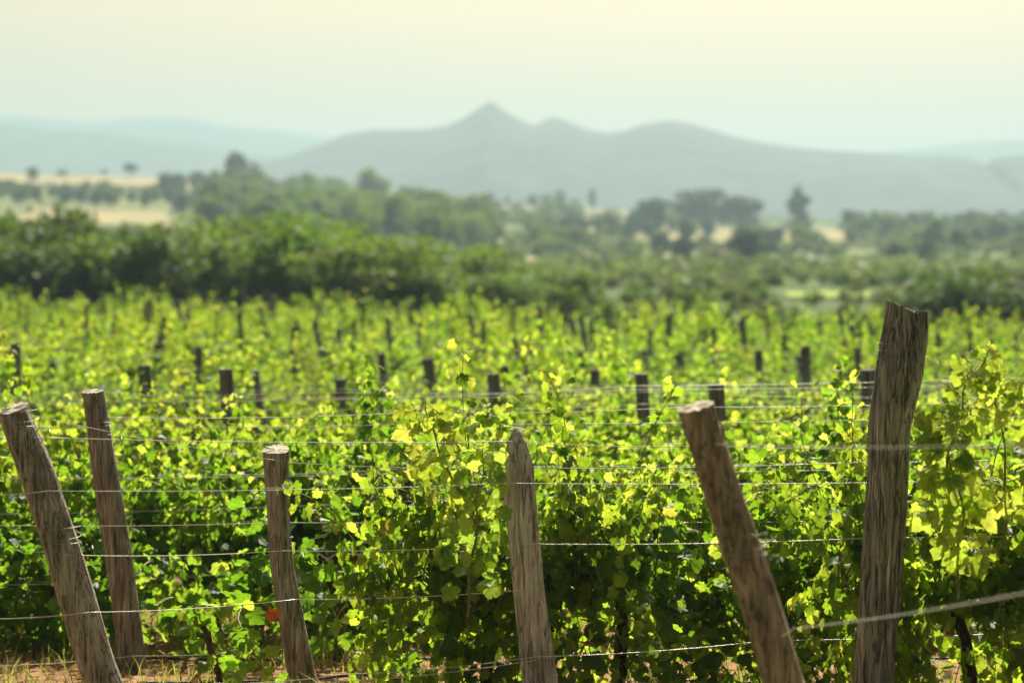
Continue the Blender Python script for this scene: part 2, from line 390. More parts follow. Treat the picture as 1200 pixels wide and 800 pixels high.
TK = {
    'round': [tree_meshes(10 + i, 8, 3.6, .18, 34, 60, .36, TREE) for i in range(3)],
    'orchard': [tree_meshes(30 + i, 5, 2.4, -.02, 44, 80, .17, BRIGHT) for i in range(4)],
    'thicket': [tree_meshes(40 + i, 5, 2.4, -.02, 44, 80, .17, THICK) for i in range(4)],
    'dark': [tree_meshes(50 + i, 8, 3.8, .10, 40, 70, .36, DARKTREE) for i in range(3)],
    'tall': [tree_meshes(70 + i, 12, 2.7, .14, 40, 60, .38, DARKTREE, 'tall') for i in range(2)],
    'lone': [tree_meshes(90 + i, 7, 3.0, .34, 30, 60, .34, DARKTREE, 'flat') for i in range(2)],
    'hedge': [tree_meshes(130 + i, 3, 2.4, -.05, 26, 60, .17, BRIGHT) for i in range(3)],
    'bush': [tree_meshes(110 + i, 3, 2.4, -.05, 22, 50, .20, SAGE) for i in range(3)],
}
KH = dict(round=8, orchard=5, thicket=5, dark=8, tall=12, lone=7, bush=3, hedge=3)
rt = random.Random(5)
NT = 0
def tree(kind, x, y, h, wid, label, cat='tree', group=None, name=None, sink=0.0):
    global NT
    tr, cr = rt.choice(TK[kind])
    name = name or ('bush' if kind == 'bush' else 'tree')
    e = empty(name, (x, y, gz(x, y) - sink)); e.rotation_euler.z = rt.uniform(0, 6.28)
    s = h / KH[kind]; e.scale = (s * wid, s * wid, s)
    link('trunk', tr, e); link('crown', cr, e)
    tag(e, label, cat, group); NT += 1
    return e
def tree_px(kind, px, py_top, Y, wid, label, group=None, name=None):
    x = (px - 600) / F * Y
    ztop = CZ + (H0 - py_top) / F * Y
    h = max(1.5, ztop - gz(x, Y))
    return tree(kind, x, Y, h, wid * (KH[kind] / h) ** .0, label, 'bush' if (name or kind) == 'bush' else 'tree', group, name)

# trees one can pick out in the photograph
tree_px('tall', 277, 180, 600, 1.0, 'tall round topped tree rising highest above the wooded rise on the left')
tree_px('dark', 292, 192, 590, 1.1, 'broad dark tree just right of the tallest tree on the left rise')
tree_px('lone', 153, 192, 770, 1.1, 'small dark lone tree with a bare stem standing on the golden crest')
tree_px('lone', 122, 199, 790, .8, 'tiny lone tree on the golden crest left of the bare stemmed tree')
tree_px('bush', 73, 198, 790, 1.0, 'low wide bush on the golden crest between two dark trees')
tree_px('dark', 38, 196, 740, .8, 'dark tree at the far left end of the golden crest')
tree_px('dark', 30, 214, 560, .8, 'dark rounded tree below the golden crest on the far left')
tree_px('dark', 203, 206, 700, 1.2, 'wide dark tree at the right end of the golden crest')
tree_px('round', 250, 200, 640, .9, 'pale green tree left of the tallest tree on the rise')
tree_px('round', 437, 200, 590, 1.0, 'soft green tree standing up from the top of the wooded rise')
tree_px('lone', 575, 226, 940, .9, 'small grey green lone tree on the central skyline below the peak')
tree_px('lone', 640, 228, 950, .8, 'left of two small skyline trees below the second summit')
tree_px('round', 657, 222, 930, .9, 'wider of two small skyline trees below the second summit')
tree_px('tall', 694, 220, 900, .8, 'slim lone tree on the skyline right of the central trees')
tree_px('dark', 662, 253, 640, .9, 'dark round tree in the middle of the valley scrub')
tree_px('dark', 763, 234, 560, 1.2, 'tall dark tree left of the broad dark pair in the valley')
tree_px('dark', 822, 223, 640, 1.55, 'taller left crown of the broad dark pair of valley trees')
tree_px('dark', 866, 231, 630, 1.55, 'rounder right crown of the broad dark pair of valley trees')
tree_px('dark', 829, 274, 520, 1.0, 'small dark dome shaped bush left of the round one on dry grass', name='bush')
tree_px('dark', 866, 267, 520, 1.1, 'round dark bush on the dry grass below the broad pair', name='bush')
tree_px('tall', 936, 219, 620, 1.25, 'tall narrow tree standing on bare dry grass right of the broad pair')
tree_px('dark', 1028, 250, 680, 1.1, 'dark clump tree on the right skyline right of the narrow tree')
tree_px('dark', 1000, 250, 700, .9, 'paler clump tree between the narrow tree and the dark clump')
tree_px('dark', 1136, 246, 760, 1.0, 'dark tree on the far right skyline above a dry patch')
tree_px('dark', 1192, 262, 620, .9, 'dark tree cut by the right edge of the picture')
tree_px('dark', 1047, 288, 500, .9, 'small dark round bush in the right hand scrub', name='bush')
tree_px('bush', 788, 290, 430, 1.0, 'grey green bush in the valley left of the dark dome bush')

def scatter(n, region, kinds, hr, wr, label, cat, group, name=None, seed=1):
    r = random.Random(seed); k = 0; tries = 0
    while k < n and tries < n * 40:
        tries += 1
        Y = r.uniform(region[2], region[3]); u = r.uniform(region[0], region[1])
        if region[4] and not region[4](u, Y): continue
        x = (u - 600) / F * Y
        tree(r.choice(kinds), x, Y, r.uniform(*hr), r.uniform(*wr), label, cat, group, name); k += 1
# the thicket right behind the vineyard
def thick_h(u): return lerp_tab(u, [-200, 0, 70, 150, 200, 260, 340, 420, 480, 560, 640, 720], [4.1, 4.0, 3.8, 3.3, 3.3, 3.6, 3.7, 3.5, 2.9, 2.4, 1.9, 1.5])
r = random.Random(8)
for row, Y0 in enumerate((80, 88, 97, 108)):
    u = -160 + row * 13
    while u < 690 - 25 * row:
        Y = Y0 + r.uniform(-2.5, 2.5); x = (u - 600) / F * Y
        h = (thick_h(u) + (Y0 - 80) * .012) * r.uniform(.70, 1.12) * .90
        tree('thicket' if r.random() < lerp_tab(u, [150, 330], [.9, .12]) else 'orchard', x, Y, h, r.uniform(1.1, 1.4) * (1.25 if h < 3 else 1), 'dense green tree in the dark thicket bordering the far end of the vineyard', 'tree', 'trees of the thicket behind the vineyard', 'tree')
        u += r.uniform(44, 60)
# low growth right of the thicket
r = random.Random(18)
for Y0, u0, u1, h0 in ((80, 630, 1060, 1.0), (87, 640, 1060, .9), (98, 640, 880, 1.0), (107, 640, 900, 1.0), (116, 640, 905, 1.0), (122, 640, 900, 1.0), (106, 1050, 1120, 1.1), (114, 900, 1060, .9), (160, 620, 1260, 1.1), (185, 650, 1260, 1.2), (215, 640, 1260, 1.3), (240, 640, 1260, 1.4)):
    u = u0
    while u < u1:
        Y = Y0 + r.uniform(-3, 3)
        tree(r.choice(['hedge', 'hedge', 'bush']), (u - 600) / F * Y, Y, h0 * r.uniform(.75, 1.2), r.uniform(.8, 1.2), 'low green bush in the hedge rows right of the thicket', 'bush', 'low bushes right of the thicket', 'bush')
        u += r.uniform(50, 80) * 100 / (Y + 20)
for u, Y, h in ((1065, 80, 1.5), (1098, 81, 1.8), (1140, 79, 2.0), (1190, 80, 1.95), (1240, 80, 2.1), (1120, 88, 2.0), (1170, 90, 2.2), (1225, 90, 2.2)):
    tree('thicket', (u - 600) / F * Y, Y, h, r.uniform(1.4, 1.8), 'dark green bush in the clump behind the right end of the vineyard', 'bush', 'bushes behind the right end of the vineyard', 'bush')
# wooded rise, left-centre
def rise(u, Y): return abs(u - 400) < 175 - (Y - 330) * .18
scatter(95, (215, 570, 330, 640, rise), ['round', 'round', 'round', 'orchard'], (5.5, 9.0), (.9, 1.3), 'green tree among the crowns covering the wooded rise left of centre', 'tree', 'trees on the wooded rise', 'tree', 21)
# hedge line below the golden crest
scatter(52, (-60, 240, 490, 600, None), ['round', 'dark', 'round'], (2.4, 4.0), (.9, 1.2), 'tree in the hedge line between the two dry fields on the left', 'tree', 'hedge line trees on the left slope', 'tree', 31)
scatter(18, (190, 330, 590, 690, None), ['round', 'round', 'dark'], (3.8, 6.5), (.8, 1.1), 'tree on the shoulder of the wooded rise under the tallest tree', 'tree', 'trees on the shoulder of the rise', 'tree', 33)
scatter(14, (-40, 300, 270, 360, None), ['round', 'bush'], (1.6, 2.6), (.9, 1.2), 'tree at the foot of the left slope above the thicket', 'tree', 'trees at the foot of the left slope', 'tree', 35)
# valley scrub
scatter(85, (545, 1240, 260, 440, None), ['bush', 'bush', 'hedge', 'round'], (1.2, 2.7), (.8, 1.2), 'bush in the pale scrub of the valley floor', 'bush', 'bushes in the valley scrub', 'bush', 41)
scatter(42, (540, 1240, 600, 800, lambda u, Y: not (690 < u < 760 or 880 < u < 1000)), ['round', 'dark', 'bush'], (3, 6), (.8, 1.2), 'tree on the far side of the valley', 'tree', 'trees on the far side of the valley', 'tree', 43)
scatter(36, (980, 1260, 430, 660, None), ['round', 'dark', 'round'], (3.5, 6), (.8, 1.2), 'tree among the woods on the right slope of the valley', 'tree', 'trees on the right slope', 'tree', 45)
scatter(30, (550, 820, 470, 640, None), ['round', 'dark', 'bush'], (3, 5.5), (.8, 1.2), 'tree in the loose woods in the middle of the valley', 'tree', 'trees in the middle of the valley', 'tree', 47)

scatter(26, (560, 1230, 270, 560, None), ['dark'], (2.6, 4.6), (.9, 1.3), 'small dark rounded bush among the pale scrub of the valley', 'bush', 'dark bushes in the valley', 'bush', 51)
scatter(10, (560, 1230, 860, 960, None), ['dark', 'lone', 'tall'], (3, 6), (.8, 1.1), 'small tree on the low skyline of the valley crest', 'tree', 'skyline trees on the crest', 'tree', 53)
scatter(70, (555, 1240, 380, 760, lambda u, Y: not (480 < Y < 640 and 700 < u < 1000 and (u * 7 + Y) % 3 > .6)), ['bush', 'round', 'hedge', 'round'], (2.2, 5.0), (.9, 1.4), 'soft green bush or small tree among the overlapping hazy crowns of the valley', 'bush', 'hazy bushes of the valley slopes', 'bush', 57)
# undergrowth of the valley: far too many to count
rng = np.random.default_rng(3)
pp = []
for _ in range(3600):
    Y = rng.uniform(115, 900); u = rng.uniform(-150, 1350)
    x = (u - 600) / F * Y
    if mnoise.noise(Vector((x * .013, Y * .009, 1.7))) < -.06: continue
    if 115 < Y < 158 and 840 < u < 1080: continue
    if (385 < Y < 485 and u < 215) or (660 < Y < 870 and u < 250) or (430 < Y < 500 and 530 < u < 690) or (480 < Y < 640 and 690 < u < 1005) or (780 < Y and 560 < u < 790): continue
    if any(a < u < b and c < Y < d for a, b, c, d in ((670, 860, 322, 388), (890, 990, 284, 334), (1060, 1180, 512, 596), (555, 650, 304, 350))): continue
    z = gz(x, Y); s = rng.uniform(.6, 1.5) * (1 + Y / 700)
    g = rng.normal(size=(45, 3)); g /= np.linalg.norm(g, axis=1)[:, None]; g[:, 2] = abs(g[:, 2]) * .8
    pp.append(np.array([x, Y, z]) + g * s * rng.uniform(.6, 1, (45, 1)))
Vv, ff = leaf_quads(np.concatenate(pp), .38, rng)
tag(link('scrub', mesh_np('scrub', Vv, ff, SAGE)), 'low green scrub scattered over the valley and slopes beyond the vineyard', 'scrub', kind='stuff')

# ------------------------------------------------------------------ vines
OUT = np.array([(0, 0), (.20, -.14), (.40, -.13), (.53, .02), (.50, .17), (.46, .23), (.60, .36), (.60, .55), (.46, .64), (.36, .66), (.34, .80), (.16, .95), (0, 1.06),
                (-.16, .95), (-.34, .80), (-.36, .66), (-.46, .64), (-.60, .55), (-.60, .36), (-.46, .23), (-.50, .17), (-.53, .02), (-.40, -.13), (-.20, -.14)])
def leaf_template(detail):
    if detail:
        o = OUT
        T = np.vstack([[(0, .22)], o]); z = -.30 * abs(T[:, 0]) ** 1.3 - .16 * (T[:, 1] - .3) ** 2
        z[0] = .0; n = len(o)
        f = [(0, 1 + i, 1 + (i + 1) % n) for i in range(n)]
        return np.column_stack([T, z]), np.array(f)
    T = np.array([(0, 0, 0), (.46, -.05, -.12), (.55, .45, -.16), (.2, .85, -.1), (0, 1.0, -.12), (-.2, .85, -.1), (-.55, .45, -.16), (-.46, -.05, -.12)])
    return T, np.array([(0, 1, 2), (0, 2, 3), (0, 3, 4), (0, 4, 5), (0, 5, 6), (0, 6, 7)])
LT = {True: leaf_template(True), False: leaf_template(False)}
def make_leaves(C, Nn, Tt, size, detail, rng):
    """C base points, Nn normals, Tt tip directions"""
    Nn = Nn / (np.linalg.norm(Nn, axis=1)[:, None] + 1e-9)
    Tt = Tt - Nn * (Nn * Tt).sum(1)[:, None]; Tt /= np.linalg.norm(Tt, axis=1)[:, None] + 1e-9
    Bb = np.cross(Tt, Nn)
    T, f = LT[detail]; n, k = len(C), len(T)
    cup = rng.uniform(.3, 1.6, n) * np.sign(rng.uniform(-.25, 1, n))
    asp = rng.uniform(.85, 1.15, n)
    X = T[None, :, 0] * (size * asp)[:, None]; Y = T[None, :, 1] * size[:, None]; Z = T[None, :, 2] * (size * cup)[:, None]
    Z = Z + (rng.normal(0, .05, (n, k)) * size[:, None]); X = X * rng.normal(1, .07, (n, k)); Y = Y + rng.normal(0, .03, (n, k)) * size[:, None]
    Z = Z + (rng.normal(0, .35, n) * size)[:, None] * T[None, :, 1] ** 2
    V = C[:, None] + X[..., None] * Bb[:, None] + Y[..., None] * Tt[:, None] + Z[..., None] * Nn[:, None]
    ff = (f[None] + (np.arange(n) * k)[:, None, None]).reshape(-1, 3)
    return V.reshape(-1, 3), ff
def vine_meshes(seed, height=1.30, half=.68, shoots=20, detail=True, density=2.0, hang=12, tall=2, leaf=(.042, .080), thick=.27, young=.6, low=230, arms=True):
    rng = np.random.default_rng(seed)
    wood = MB(); cane = MB()
    k = 8; tx = rng.normal(0, .02, (k, 2)).cumsum(0)
    tp = np.column_stack([tx - tx[0], np.linspace(-.06, .52, k)])
    wood.tube(tp, np.linspace(.034, .026, k) * (1 if arms else .5) * rng.uniform(.9, 1.2, k), 8)
    for sg in ((-1, 1) if arms else ()):
        q = np.linspace(0, 1, 8)
        wood.tube(np.column_stack([tp[-1, 0] + sg * q * half * .92, tp[-1, 1] + .02 * np.sin(q * 5 + seed), .50 + .07 * np.sqrt(q) + .012 * np.sin(q * 11)]),
                  np.linspace(.024, .012, 8), 7)
    C = []; NN = []; TT = []; SZ = []; YC = []; YN = []; YT = []; YS = []
    for s in range(shoots + hang + tall):
        x0 = rng.uniform(-half, half); p = np.array([x0, rng.normal(0, .04), .55])
        hanging = s >= shoots and s < shoots + hang
        istall = s >= shoots + hang
        side = rng.choice([-1, 1])
        d = np.array([rng.normal(0, .28), side * abs(rng.normal(0, .30)), 1.0])
        L = (height - .55) * rng.uniform(.75, 1.1)
        if hanging: d = np.array([rng.normal(0, .7), side * rng.uniform(.3, 1.0), rng.uniform(-.2, .5)]); L = rng.uniform(.6, 1.15)
        if istall: d = np.array([rng.normal(0, .15), rng.normal(0, .12), 1.]); L = (height - .55) * rng.uniform(1.2, 1.5)
        d /= np.linalg.norm(d)
        step = .055; nst = int(L / step); pts = [p.copy()]
        for i in range(nst):
            t = i / max(1, nst)
            if hanging: d = d + np.array([rng.normal(0, .16), -.12 * np.sign(p[1]) if abs(p[1]) > .48 else 0, -.16])
            else:
                d = d + np.array([rng.normal(0, .12), rng.normal(0, .12), (-.02 if not istall else .05) - (.10 * t if not istall else 0)])
                if abs(p[1]) > thick: d[1] -= .12 * np.sign(p[1])
            d /= np.linalg.norm(d); p = p + d * step
            if p[2] < .05: break
            pts.append(p.copy())
            nl = 1 + rng.poisson(1.25 * density * (.5 if istall else 1.0) * (1.2 - .5 * t))
            for q in range(nl):
                az = rng.uniform(0, 2 * np.pi)
                o = np.array([np.cos(az), np.sin(az) * 1.2, 0]); pet = rng.uniform(.03, .13) * (.6 if istall else 1)
                c = p + o * pet + np.array([0, 0, rng.uniform(-.05, .06)])
                outw = o + np.array([0, np.sign(c[1]) * .5, 0])
                nrm = outw * rng.uniform(.2, 1.0) + np.array([0, 0, rng.uniform(-.1, .8)]) + rng.normal(0, .5, 3)
                tip = o * rng.uniform(.2, .9) + np.array([0, 0, -rng.uniform(.3, 1.1)]) + rng.normal(0, .3, 3)
                sz = rng.uniform(*leaf) * (1 - .35 * t * t)
                if t > .78 and not hanging and rng.random() < young:
                    YC.append(c); YN.append(nrm); YT.append(tip); YS.append(sz * rng.uniform(.6, .9))
                else:
                    C.append(c); NN.append(nrm); TT.append(tip); SZ.append(sz)
        if len(pts) > 2: cane.tube(pts, np.linspace(.0045, .0018, len(pts)), 5)
    for q in range(low):
        z = rng.uniform(.03, .55); c = np.array([rng.uniform(-half, half), rng.normal(0, .13), z])
        if mnoise.noise(Vector((c[0] * 2.2 + seed, z * 3, 1.1))) < -.12: continue
        C.append(c); NN.append(np.array([rng.normal(0, .6), rng.choice([-1, 1]) * .7, rng.uniform(0, .7)])); TT.append(np.array([rng.normal(0, .5), rng.normal(0, .3), -.8])); SZ.append(rng.uniform(*leaf))
    V, f = make_leaves(np.array(C), np.array(NN), np.array(TT), np.array(SZ), detail, rng)
    V2, f2 = make_leaves(np.array(YC).reshape(-1, 3), np.array(YN).reshape(-1, 3), np.array(YT).reshape(-1, 3), np.array(YS), detail, rng)
    me = mesh_np('foliage', np.vstack([V, V2]), np.vstack([f, f2 + len(V)]), VINE, True)
    me.materials.append(YOUNG)
    idx = np.zeros(len(me.polygons), np.int32); idx[len(f):] = 1
    me.polygons.foreach_set('material_index', idx)
    return me, wood.mesh('trunk', TRUNKM), cane.mesh('shoots', CANE)
NEARV = [vine_meshes(200 + i, detail=True, density=2.0, hang=18, low=150) for i in range(5)]
MIDV = [vine_meshes(300 + i, detail=True, density=2.1, shoots=18, hang=16) for i in range(4)]
LOWV = [vine_meshes(240 + i, detail=True, density=2.3, hang=22, low=420) for i in range(3)]
FARV = [vine_meshes(400 + i, detail=False, density=2.7, shoots=17, hang=9, tall=6, leaf=(.042, .078), half=.55, young=.12, low=0) for i in range(4)]
rv = random.Random(77)
NV = 0
def vine(meshes, x, y, label, group=None, sx=1.0, sz=1.0, rot=None):
    global NV
    fo, tr, ca = meshes
    e = empty('grapevine', (x, y, gz(x, y)))
    e.rotation_euler.z = (rv.choice([0, math.pi]) + rv.uniform(-.15, .15)) if rot is None else rot
    e.scale = (sx, 1.0, sz)
    link('foliage', fo, e); link('trunk', tr, e); link('shoots', ca, e)
    tag(e, label, 'grapevine', group); NV += 1
    return e
def at(px, Y): return ((px - 600) / F * Y, Y)
SLOPE = .03
# front row
for k, (px, Y, sx, sz, lab) in enumerate((
        (572, 10.9, .85, 1.0, 'bushy grapevine just left of the pointed grey post, with long shoots above the wires'),
        (730, 11.2, 1.0, .93, 'leafy grapevine between the pointed grey post and the nearest leaning brown post'),
        (925, 11.5, .9, .93, 'shaded grapevine between the leaning brown post and the tall cracked post'),
        (1135, 10.3, .85, 1.02, 'big leaved grapevine right of the tall cracked post with a yellow shoot on top'),
        (1340, 10.6, 1.0, 1.0, 'grapevine running out of the right edge of the picture'))):
    vine(NEARV[k], *at(px, Y), lab, None, sx, sz)
sp = vine_meshes(260, height=.95, half=.42, shoots=5, hang=3, tall=0, low=30, density=.55, leaf=(.06, .10))
v1 = vine(sp, *at(395, 12.3), 'small sparse grapevine with bare gaps and one orange leaf beside the flat topped post', None, 1, 1)
sp2 = vine_meshes(262, height=.62, half=.22, shoots=3, hang=2, tall=0, low=25, arms=False, density=.7, leaf=(.06, .10))
vine(sp2, *at(258, 11.2), 'short young grapevine sprouting near the ground left of the flat topped post', None, 1, .75)
vine(vine_meshes(264, height=.8, half=.45, shoots=8, hang=8, tall=0, low=120, arms=False, density=1.2, leaf=(.05, .085)), *at(60, 12.9), 'low leafy grapevine near the soil at the left edge beside the hose stake', None, 1, .9)
vine(vine_meshes(265, height=.6, half=.4, shoots=6, hang=5, tall=0, low=90, arms=False, density=1.0, leaf=(.05, .085)), *at(225, 12.7), 'low young grapevine on the soil between the slim dark post and the flat topped post', None, 1, .9)
# the orange leaf, part of the sparse vine
rng = np.random.default_rng(5)
c = P(321, 715, 11.0) - np.array(v1.location)
Vv, ff = make_leaves(c + rng.normal(0, .012, (3, 3)), np.array([[0, -1, .3], [.4, -1, .1], [-.3, -1, .2]]), np.array([[0, 0, -1.], [.4, 0, -1], [-.5, 0, -.8]]), np.array([.045, .036, .036]), True, rng)
v1.rotation_euler.z = 0
ol = link('orange_leaf', mesh_np('orange_leaf', Vv, ff, ORANGE, True), v1)
# second row
px = -130
k = 0
lab2 = ['grapevine of the second row at the left edge behind the thick leaning post', 'grapevine of the second row with a bare trunk behind the two left posts',
        'grapevine of the second row between the dark leaning post and the flat topped post', 'grapevine of the second row right of the flat topped post',
        'grapevine of the second row behind the long shoots', 'grapevine of the second row behind the pointed post',
        'grapevine of the second row behind the nearest leaning post', 'grapevine of the second row left of the tall cracked post', 'grapevine of the second row at the right edge of the picture',
        'grapevine of the second row beyond the right edge']
while px < 1350:
    Y = 13.6
    x, _ = at(px, Y)
    vine(LOWV[k % 3], x, Y + SLOPE * x + rv.uniform(-.1, .1), lab2[min(k, 9)], None, rv.uniform(.9, 1.05), rv.uniform(.92, 1.02))
    px += 1.16 / Y * F; k += 1
Y = 16.2; row = 0
GP = 'grapevines in the rows behind the front posts'
posts_auto = []
rows = []
while Y < 66:
    half = .5 * 1200 / F * Y * 1.10
    x = -half + rv.uniform(0, 1); x_end = min(half, (57.0 - Y) / .62 + .5) if Y > 44 else half
    rows.append((Y, -half, x_end))
    sp_ = 1.06 if Y < 30 else 1.12
    while x < x_end:
        if Y > 24 and rv.random() < .04: x += sp_; continue
        vine(rv.choice(MIDV if Y < 24 else FARV), x, Y + SLOPE * x + rv.uniform(-.12, .12), 'leafy grapevine in the massed rows beyond the second row', GP, rv.uniform(.9, 1.15), rv.uniform(.80, 1.12))
        x += sp_ * rv.uniform(.94, 1.06)
    Y += 2.6 if Y < 30 else 3.1; row += 1
print('VINES', NV, 'TREES', NT)

# ------------------------------------------------------------------ posts
def post_mesh(path, wid, seed, mat, seg=96, rings=80, groove=.05, crack=0.0, top='flat', tilt=(0, 0), knots=0):
    """path = list of 3D points from base to top (local); wid = diameters at those points"""
    path = np.asarray(path, float); wid = np.asarray(wid, float)
    t0 = np.linspace(0, 1, len(path)); t = np.linspace(0, 1, rings)
    def sm(a):  # smooth interpolation
        v = np.interp(t, t0, a); kk = np.ones(5) / 5
        vp = np.pad(v, 2, mode='reflect', reflect_type='odd'); return np.convolve(vp, kk, 'valid')
    c = np.column_stack([sm(path[:, i]) for i in range(3)]); rr = sm(wid) / 2
    V = np.zeros((rings, seg, 3))
    L = np.linalg.norm(path[-1] - path[0])
    for i in range(rings):
        for j in range(seg):
            a = 2 * math.pi * j / seg
            n1 = mnoise.noise(Vector((math.cos(a) * 3.2, math.sin(a) * 3.2, t[i] * 2.0 + seed)))
            n2 = mnoise.noise(Vector((math.cos(a) * 9, math.sin(a) * 9, t[i] * L * 3 + seed * 2)))
            n3 = mnoise.noise(Vector((math.cos(a), math.sin(a), t[i] * 4 + seed * 3)))
            n4 = mnoise.noise(Vector((math.cos(a) * 20, math.sin(a) * 20, t[i] * L * 2.2 + seed * 5))) if seg > 40 else 0
            r_ = rr[i] * (1 + groove * n1 + groove * .7 * n2 + .06 * n3 + groove * .8 * n4 - groove * 1.2 * max(0, -n4 - .25))
            if crack:
                ca = -math.pi / 2 + .15 + .35 * math.sin(t[i] * 5 + seed) * .5
                dd = (a - ca + math.pi) % (2 * math.pi) - math.pi
                r_ *= 1 - crack * math.exp(-(dd / .10) ** 2) * (0.4 + .6 * min(1, t[i] * 1.3))
                dd2 = (a - ca - .75 + .3 * math.sin(t[i] * 7) + math.pi) % (2 * math.pi) - math.pi
                r_ *= 1 - crack * .6 * math.exp(-(dd2 / .09) ** 2)
            V[i, j] = c[i] + np.array([math.cos(a) * r_, math.sin(a) * r_, 0])
    # shape the top
    mb = MB()
    Vt = V.copy()
    if top == 'flat':
        for j in range(seg):
            Vt[-1, j, 2] += .006 * mnoise.noise(Vector((math.cos(2 * math.pi * j / seg) * 4, math.sin(2 * math.pi * j / seg) * 4, seed)))
            Vt[-1, j, 2] += tilt[0] * (Vt[-1, j, 0] - c[-1, 0]) + tilt[1] * (Vt[-1, j, 1] - c[-1, 1])
    Vf = Vt.reshape(-1, 3)
    fs = [(i * seg + j, i * seg + (j + 1) % seg, (i + 1) * seg + (j + 1) % seg, (i + 1) * seg + j) for i in range(rings - 1) for j in range(seg)]
    mb.add(Vf, fs)
    ring = Vt[-1]
    if top == 'point':
        pass
    body = mb
    cap = MB()
    cc = ring.mean(0)
    inner = cc + (ring - cc) * .55; inner[:, 2] += [.004 * mnoise.noise(Vector((j, seed, 1))) for j in range(seg)]
    cv = np.vstack([ring, inner, [cc + np.array([0, 0, .003])]])
    cf = [(j, (j + 1) % seg, seg + (j + 1) % seg, seg + j) for j in range(seg)] + [(seg + j, seg + (j + 1) % seg, 2 * seg) for j in range(seg)]
    cap.add(cv, cf)
    return body, cap, c, rr, t
def wraps(c, rr, t, tt, turns, seed, rwire=.0013):
    mb = MB(); i = np.interp(tt, t, np.arange(len(t)))
    cx = np.array([np.interp(tt, t, c[:, q]) for q in range(3)]); r0 = np.interp(tt, t, rr)
    a = np.linspace(0, turns * 2 * math.pi, turns * 22)
    pts = np.column_stack([cx[0] + np.cos(a) * (r0 * 1.07), cx[1] + np.sin(a) * (r0 * 1.07), cx[2] + .012 * np.sin(a * .37 + seed) + .004 * a])
    mb.tube(pts, rwire, 5)
    # twisted tail
    s = pts[0]; q = np.linspace(0, 1, 9)
    mb.tube(np.column_stack([s[0] + .05 * q, s[1] - .012 * np.sin(q * 14), s[2] - .02 * q + .012 * np.cos(q * 14)]), rwire, 5)
    return mb
def post(px_path, Y, widths_px, mat, seed, label, tilt=(0, 0), crack=0, groove=.05, top='flat', wrap_at=(), capmat=CUT, lean_y=0.0):
    """px_path: list of (px, py) from base up"""
    pts = np.array([P(px, py, Y + lean_y * i) for i, (px, py) in enumerate(px_path)])
    base = pts[0].copy(); g = gz(base[0], Y)
    loc = pts - base
    if base[2] > g - .1:   # carry the foot down into the soil
        d = loc[1] / np.linalg.norm(loc[1]); ext = (base[2] - g + .25)
        loc = np.vstack([[-d * ext / max(.3, d[2])], loc]); widths_px = [widths_px[0]] + list(widths_px)
    wid = np.array(widths_px) * Y / F
    e = empty('wooden_post', base)
    body, cap, c, rr, t = post_mesh(loc, wid, seed, mat, crack=crack, groove=groove, top=top, tilt=tilt)
    link('shaft', body.mesh('shaft', mat), e)
    if top == 'flat': link('cut_end', cap.mesh('cut_end', capmat, False), e)
    else:
        link('cut_end', cap.mesh('cut_end', mat, False), e)
    for q in wrap_at:
        link('wire_wrap', wraps(c, rr, t, q, 3, seed).mesh('wire_wrap', WRAP), e)
    tag(e, label, 'post')
    return e
post([(157, 880), (112, 775), (75, 650), (42, 550), (14, 479)], 9.9, [48, 45, 44, 43, 38], W_BROWN, 1.3, 'thick brown leaning post at the left edge with a pale sawn top', tilt=(.30, .25), wrap_at=(.93, .62))
post([(164, 815), (157, 780), (140, 660), (124, 560), (109, 458)], 12.0, [31, 32, 32, 30, 25], W_DARK, 2.7, 'slim dark brown post leaning left, second from the left edge', tilt=(.05, .12), wrap_at=(.87,))
post([(368, 850), (350, 775), (330, 660), (325, 580), (323, 527)], 11.2, [36, 33, 27, 26, 32], W_BROWN, 4.1, 'short brown post with a wide flat sawn top, left of centre', tilt=(.03, .30), wrap_at=(.55,))
post([(643, 860), (632, 790), (620, 690), (610, 590), (607, 545), (606, 519), (605, 502)], 10.3, [46, 42, 36, 37, 36, 22, 7], W_GREY, 5.9, 'weathered grey post with a pointed top in the middle', groove=.07, crack=.10, top='point', wrap_at=(.90, .30))
post([(1000, 1060), (918, 800), (885, 690), (848, 580), (815, 476)], 7.6, [52, 50, 48, 46, 43], W_RED, 7.7, 'blurred brown post leaning left, nearest to the camera', tilt=(.25, .15), wrap_at=(.58,))
post([(1018, 880), (1024, 790), (1035, 660), (1040, 560), (1042, 500), (1054, 440), (1060, 395), (1063, 362)], 10.0, [52, 48, 47, 46, 48, 54, 54, 50], W_BARK, 9.2, 'tall thick cracked grey post at right, rising above the horizon of vines', tilt=(-.45, .05), crack=.17, groove=.075, wrap_at=(.80, .17), capmat=W_BARK)

